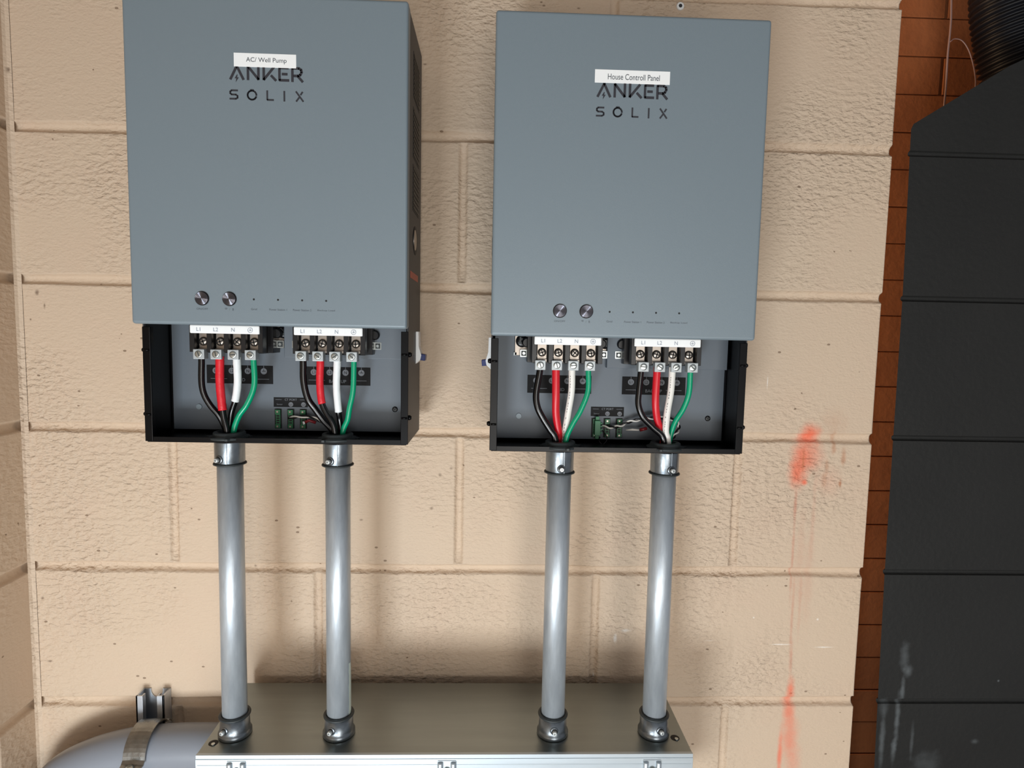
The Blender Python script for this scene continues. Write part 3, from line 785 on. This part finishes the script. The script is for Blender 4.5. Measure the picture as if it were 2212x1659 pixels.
# ------------------------------------------------------------------ twisted sensor leads
def twisted(name, path, rad, amp, turns, phase, material, label, group, extra=None):
    sp = spline(path, 14); n = len(sp); pts = []
    for i, p in enumerate(sp):
        d = (sp[min(i+1, n-1)] - sp[max(i-1, 0)]).normalized(); a = Vector((0, 1, 0)); a = (a-d*a.dot(d)).normalized(); b_ = d.cross(a)
        th = phase + 2*PI*turns*i/(n-1); pts.append(p + (a*math.cos(th)+b_*math.sin(th))*amp)
    o0 = pts[0].copy(); b = MB().m(material, True); b.tube([p-o0 for p in pts], rad, 10)
    if extra: extra(b, o0)
    o = b.build(name, loc=o0); tag(o, label, 'sensor wire', group); return o
pathL = [at(624, 903, -.097), at(645, 900, -.102), at(672, 901, -.104), at(697, 913, -.106), at(716, 928, -.114), Vector((pipes[1][0]-.004, PY+.0085, ZL+.006)), Vector((pipes[1][0]-.003, PY+.0090, ZL-.03))]
twisted('sensor_wire', pathL, .0011, .0012, 3.0, 0, M_white, 'thin white sensor wire twisted with a black one, from the well pump panel port', 'sensor leads of the well pump panel')
twisted('sensor_wire', pathL, .0011, .0012, 3.0, PI, M_wblack, 'thin black sensor wire twisted with a white one, from the well pump panel port', 'sensor leads of the well pump panel')
b = MB().m(M_fer, True); pp = [at(657, 913, -.108), at(668, 908, -.1055), at(682, 913, -.106)]; o0 = pp[0].copy()
b.tube([p-o0 for p in pp], .0019, 12); b.m(M_label, True).tube([pp[0]-o0+Vector((-.0008, -.0018, -.0004)), pp[0]-o0+Vector((.0006, -.0008, 0))], .0020, 12)
tag(b.build('cable_sleeve', loc=o0), 'dark red sleeve with a white end beside the well pump sensor wires', 'cable sleeve')
pathR = [at(1297, 921, -.0975), at(1320, 923, -.103), at(1338, 920, -.104), at(1360, 911, -.104), at(1385, 906, -.104), at(1412, 903, -.103), at(1440, 903, -.103), at(1462, 912, -.105), at(1466, 926, -.108), at(1456, 942, -.116),
         Vector((pipes[3][0]+.0052, PY+.0090, ZR+.005))]
twisted('sensor_wire', pathR, .0011, .0013, 7.5, 0, M_white, 'thin white sensor wire twisted with a black one, from the House panel port', 'sensor leads of the House panel')
twisted('sensor_wire', pathR, .0011, .0013, 7.5, PI, M_wblack, 'thin black sensor wire twisted with a white one, from the House panel port', 'sensor leads of the House panel')
b = MB().m(M_wblack, True); pp = spline([at(1297, 926, -.0975), at(1308, 938, -.101), at(1311, 950, -.103), at(1302, 960, -.104), at(1294, 952, -.101), at(1296, 944, -.0955)], 8); o0 = pp[0].copy()
b.tube([p-o0 for p in pp], .0007, 8); tag(b.build('sensor_wire', loc=o0), 'thin black wire looping below the green plug in the House panel', 'sensor wire')
b = MB().m(M_white, True); pp = [at(1352, 929, -.104), at(1366, 928, -.106), at(1380, 929, -.106)]; o0 = pp[0].copy(); b.tube([p-o0 for p in pp], [.0006, .0014, .0012], 10)
b.m(M_fer, True).tube([at(1382, 929, -.106)-o0, at(1397, 925, -.106)-o0], .0021, 12)
tag(b.build('sensor_wire', loc=o0), 'short white wire with a dark red sleeve below the twisted leads, House panel', 'sensor wire')
# green plug pushed into the House panel's sensor port
q = at(1290, 924, -.099); b = MB().m(M_pcb)
b.box(-.0036, .0036, -.004, .0015, -.0095, .0095).box(-.0024, .0024, -.001, .0015, .0095, .0145).box(-.0024, .0024, -.001, .0015, -.0145, -.0095)
b.m(M_pcb); [b.box(.0036, .0062, -.003, 0, z_-.001, z_+.001) for z_ in (-.006, -.002, .002, .006)]
plug = b.build('plug', loc=q, bevel=.0004); tag(plug, 'green plug in the leftmost sensor port of the House panel', 'plug')

# ------------------------------------------------------------------ strut, strap, big conduit
sx0, sx1, sz = -.456, -.4170, -.1817
root = MB().m(M_strut); t_ = .0022; D_ = .0208; zb = -1.0
W_ = sx1-sx0; z1 = sz-zb
root.box(0, t_, -D_, -.0003, 0, z1).box(W_-t_, W_, -D_, -.0003, 0, z1)
root.box(t_, W_-t_, -t_, -.0003, 0, z1-.013)
# U-shaped slot cut at the top of the back web
for s_ in (0, 1):
    pts = []
    for k in range(9):
        a = PI/2*k/8; rx = .0085; pts.append((W_/2 + (1 if s_ else -1)*rx*math.sin(a), z1-.013+.0105*(1-math.cos(a))))
    edge = W_-t_ if s_ else t_
    for (xa, za), (xb, zb_) in zip(pts, pts[1:]): root.prism([(xa, z1-.013), (xb, z1-.013), (xb, zb_), (xa, za)], -t_, -.0003) if zb_ > z1-.0129 else None
    xa = pts[-1][0]; lo, hi = sorted((xa, edge)); root.box(lo, hi, -t_, -.0003, z1-.013, z1)
for xa, xb in ((0, .0095), (W_-.0095, W_)): root.box(xa, xb, -D_, -D_+t_, 0, z1)
root.box(.0075, .0095, -D_+t_, -D_+.0075, 0, z1).box(W_-.0095, W_-.0075, -D_+t_, -D_+.0075, 0, z1)
o = root.build('strut_channel', bevel=.0010, seg=3, loc=(sx0, 0, zb)); tag(o, 'short length of galvanised strut channel on the block wall behind the grey conduit', 'strut channel')

RP = .030; YPV = -.021-RP-.0005
path = spline([(-.2985, YPV, -.2365), (-.34, YPV, -.2362), (-.385, YPV, -.2368), (-.44, YPV, -.2415), (-.495, YPV, -.2560), (-.540, YPV, -.2810), (-.566, YPV, -.325), (-.5720, YPV, -.40), (-.5720, YPV, -.6), (-.5720, YPV, FLOOR+.001)], 10)
b = MB().m(M_pvc, True).tube([p for p in path], RP, 48); o = b.build('conduit_elbow'); tag(o, 'fat grey plastic conduit bending from the trough toward the inner corner', 'conduit')

root = empty('conduit_strap', (-.42, -.021, -.236)); tag(root, 'zinc strap clamping the fat grey conduit to the strut channel', 'conduit strap')
b = MB().m(M_strap, False); yc = YPV+.021; rs = RP+.0016
prof_ = [(.004, .014), (-.0015, .0195)]
for k in range(0, 17):
    a = math.radians(62 - k*(62+0)/16 + 90*0)
    a = math.radians(35 + k*(180-35-5)/16); prof_.append((yc + rs*math.cos(a), .0008 + rs*math.sin(a)))
prof_ += [(yc-rs-.004, -.001), (yc-rs-.0165, -.003)]
cxs = -.018
def shear(y): return (-y)*.12
prev = None
for k, (y, z) in enumerate(prof_):
    hwid = .0145 if k < len(prof_)-1 else .0130
    cx = .0 
    row = [b.bm.verts.new((cx-hwid, y, z)), b.bm.verts.new((cx-hwid*.5, y, z+.0006)), b.bm.verts.new((cx+hwid*.5, y, z+.0006)), b.bm.verts.new((cx+hwid, y, z))]
    if prev:
        for j in range(3): b._f([prev[j], prev[j+1], row[j+1], row[j]])
    prev = row
st = b.build('strap_band', root)
sm = st.modifiers.new('solid', 'SOLIDIFY'); sm.thickness = .0018; sm.offset = 1
ey = yc-rs-.011
b = MB().m(M_zinc, True).lathe((0, ey, -.0015), (0, 0, 1), [(-.024, .0030), (.0015, .0030), (.0015, .0058), (.0042, .0052), (.0052, .003)], 20)
b.build('strap_bolt', root)
b = MB().m(M_strap).box(-.0145, .0145, yc-rs-.0175, yc-rs-.002, -.0185, -.0168); b.build('lower_ear', root, .0005, 1)
root.location.x = -.4235

# ------------------------------------------------------------------ beyond the gap
b = MB().m(M_cord, True); pp = spline([at(2056, -250, .09), at(2055, 0, .09), at(2053, 60, .09), at(2047, 120, .09), at(2043, 190, .09), at(2039, 236, .09), at(2036, 320, .09)], 6); o0 = pp[-1].copy()
b.tube([p-o0 for p in pp], .0014, 10); tag(b.build('cord', loc=o0), 'straight pinkish cord hanging before the rust bricks', 'cord')
b = MB().m(M_cord, True); pp = spline([at(2053, 90, .092), at(2062, 84, .093), at(2078, 88, .093), at(2092, 108, .093), at(2102, 140, .093), at(2107, 172, .093), at(2106, 200, .093)], 6); o0 = pp[-1].copy()
b.tube([p-o0 for p in pp], .0008, 8); tag(b.build('cord', loc=o0), 'thin cord arching off the straight one before the rust bricks', 'cord')
hp = spline([(.846, .13, 1.34), (.850, .13, 1.1), (.858, .13, .92), (.872, .13, .84), (.893, .13, .77), (.925, .13, .70)], 16)
L_ = 0; pts = [hp[0]]; rr = []
dense = []
for a_, b_ in zip(hp, hp[1:]):
    for k in range(3): dense.append(a_.lerp(b_, k/3))
dense.append(hp[-1]); acc = 0; rr = [.05]
for a_, b_ in zip(dense, dense[1:]): acc += (b_-a_).length; rr.append(.049 + .0035*math.sin(acc*2*PI/.0088))
b = MB().m(M_hose, True).tube(dense, rr, 32); tag(b.build('corrugated_hose'), 'black corrugated hose running down behind the charcoal wall', 'hose')
q = at(1469, 14, 0); b = MB(); b.m(M_label, True).lathe((0, 0, 0), (0, -1, 0), [(-.001, .0055), (.0016, .0052), (.0022, .0040)], 20); b.m(M_cside, True).lathe((0, -.0020, .0), (0, -1, 0), [(0, .0026), (.0004, .0024)], 14)
tag(b.build('wall_plug', loc=q), 'small white wall plug in the block above the House panel', 'wall plug')
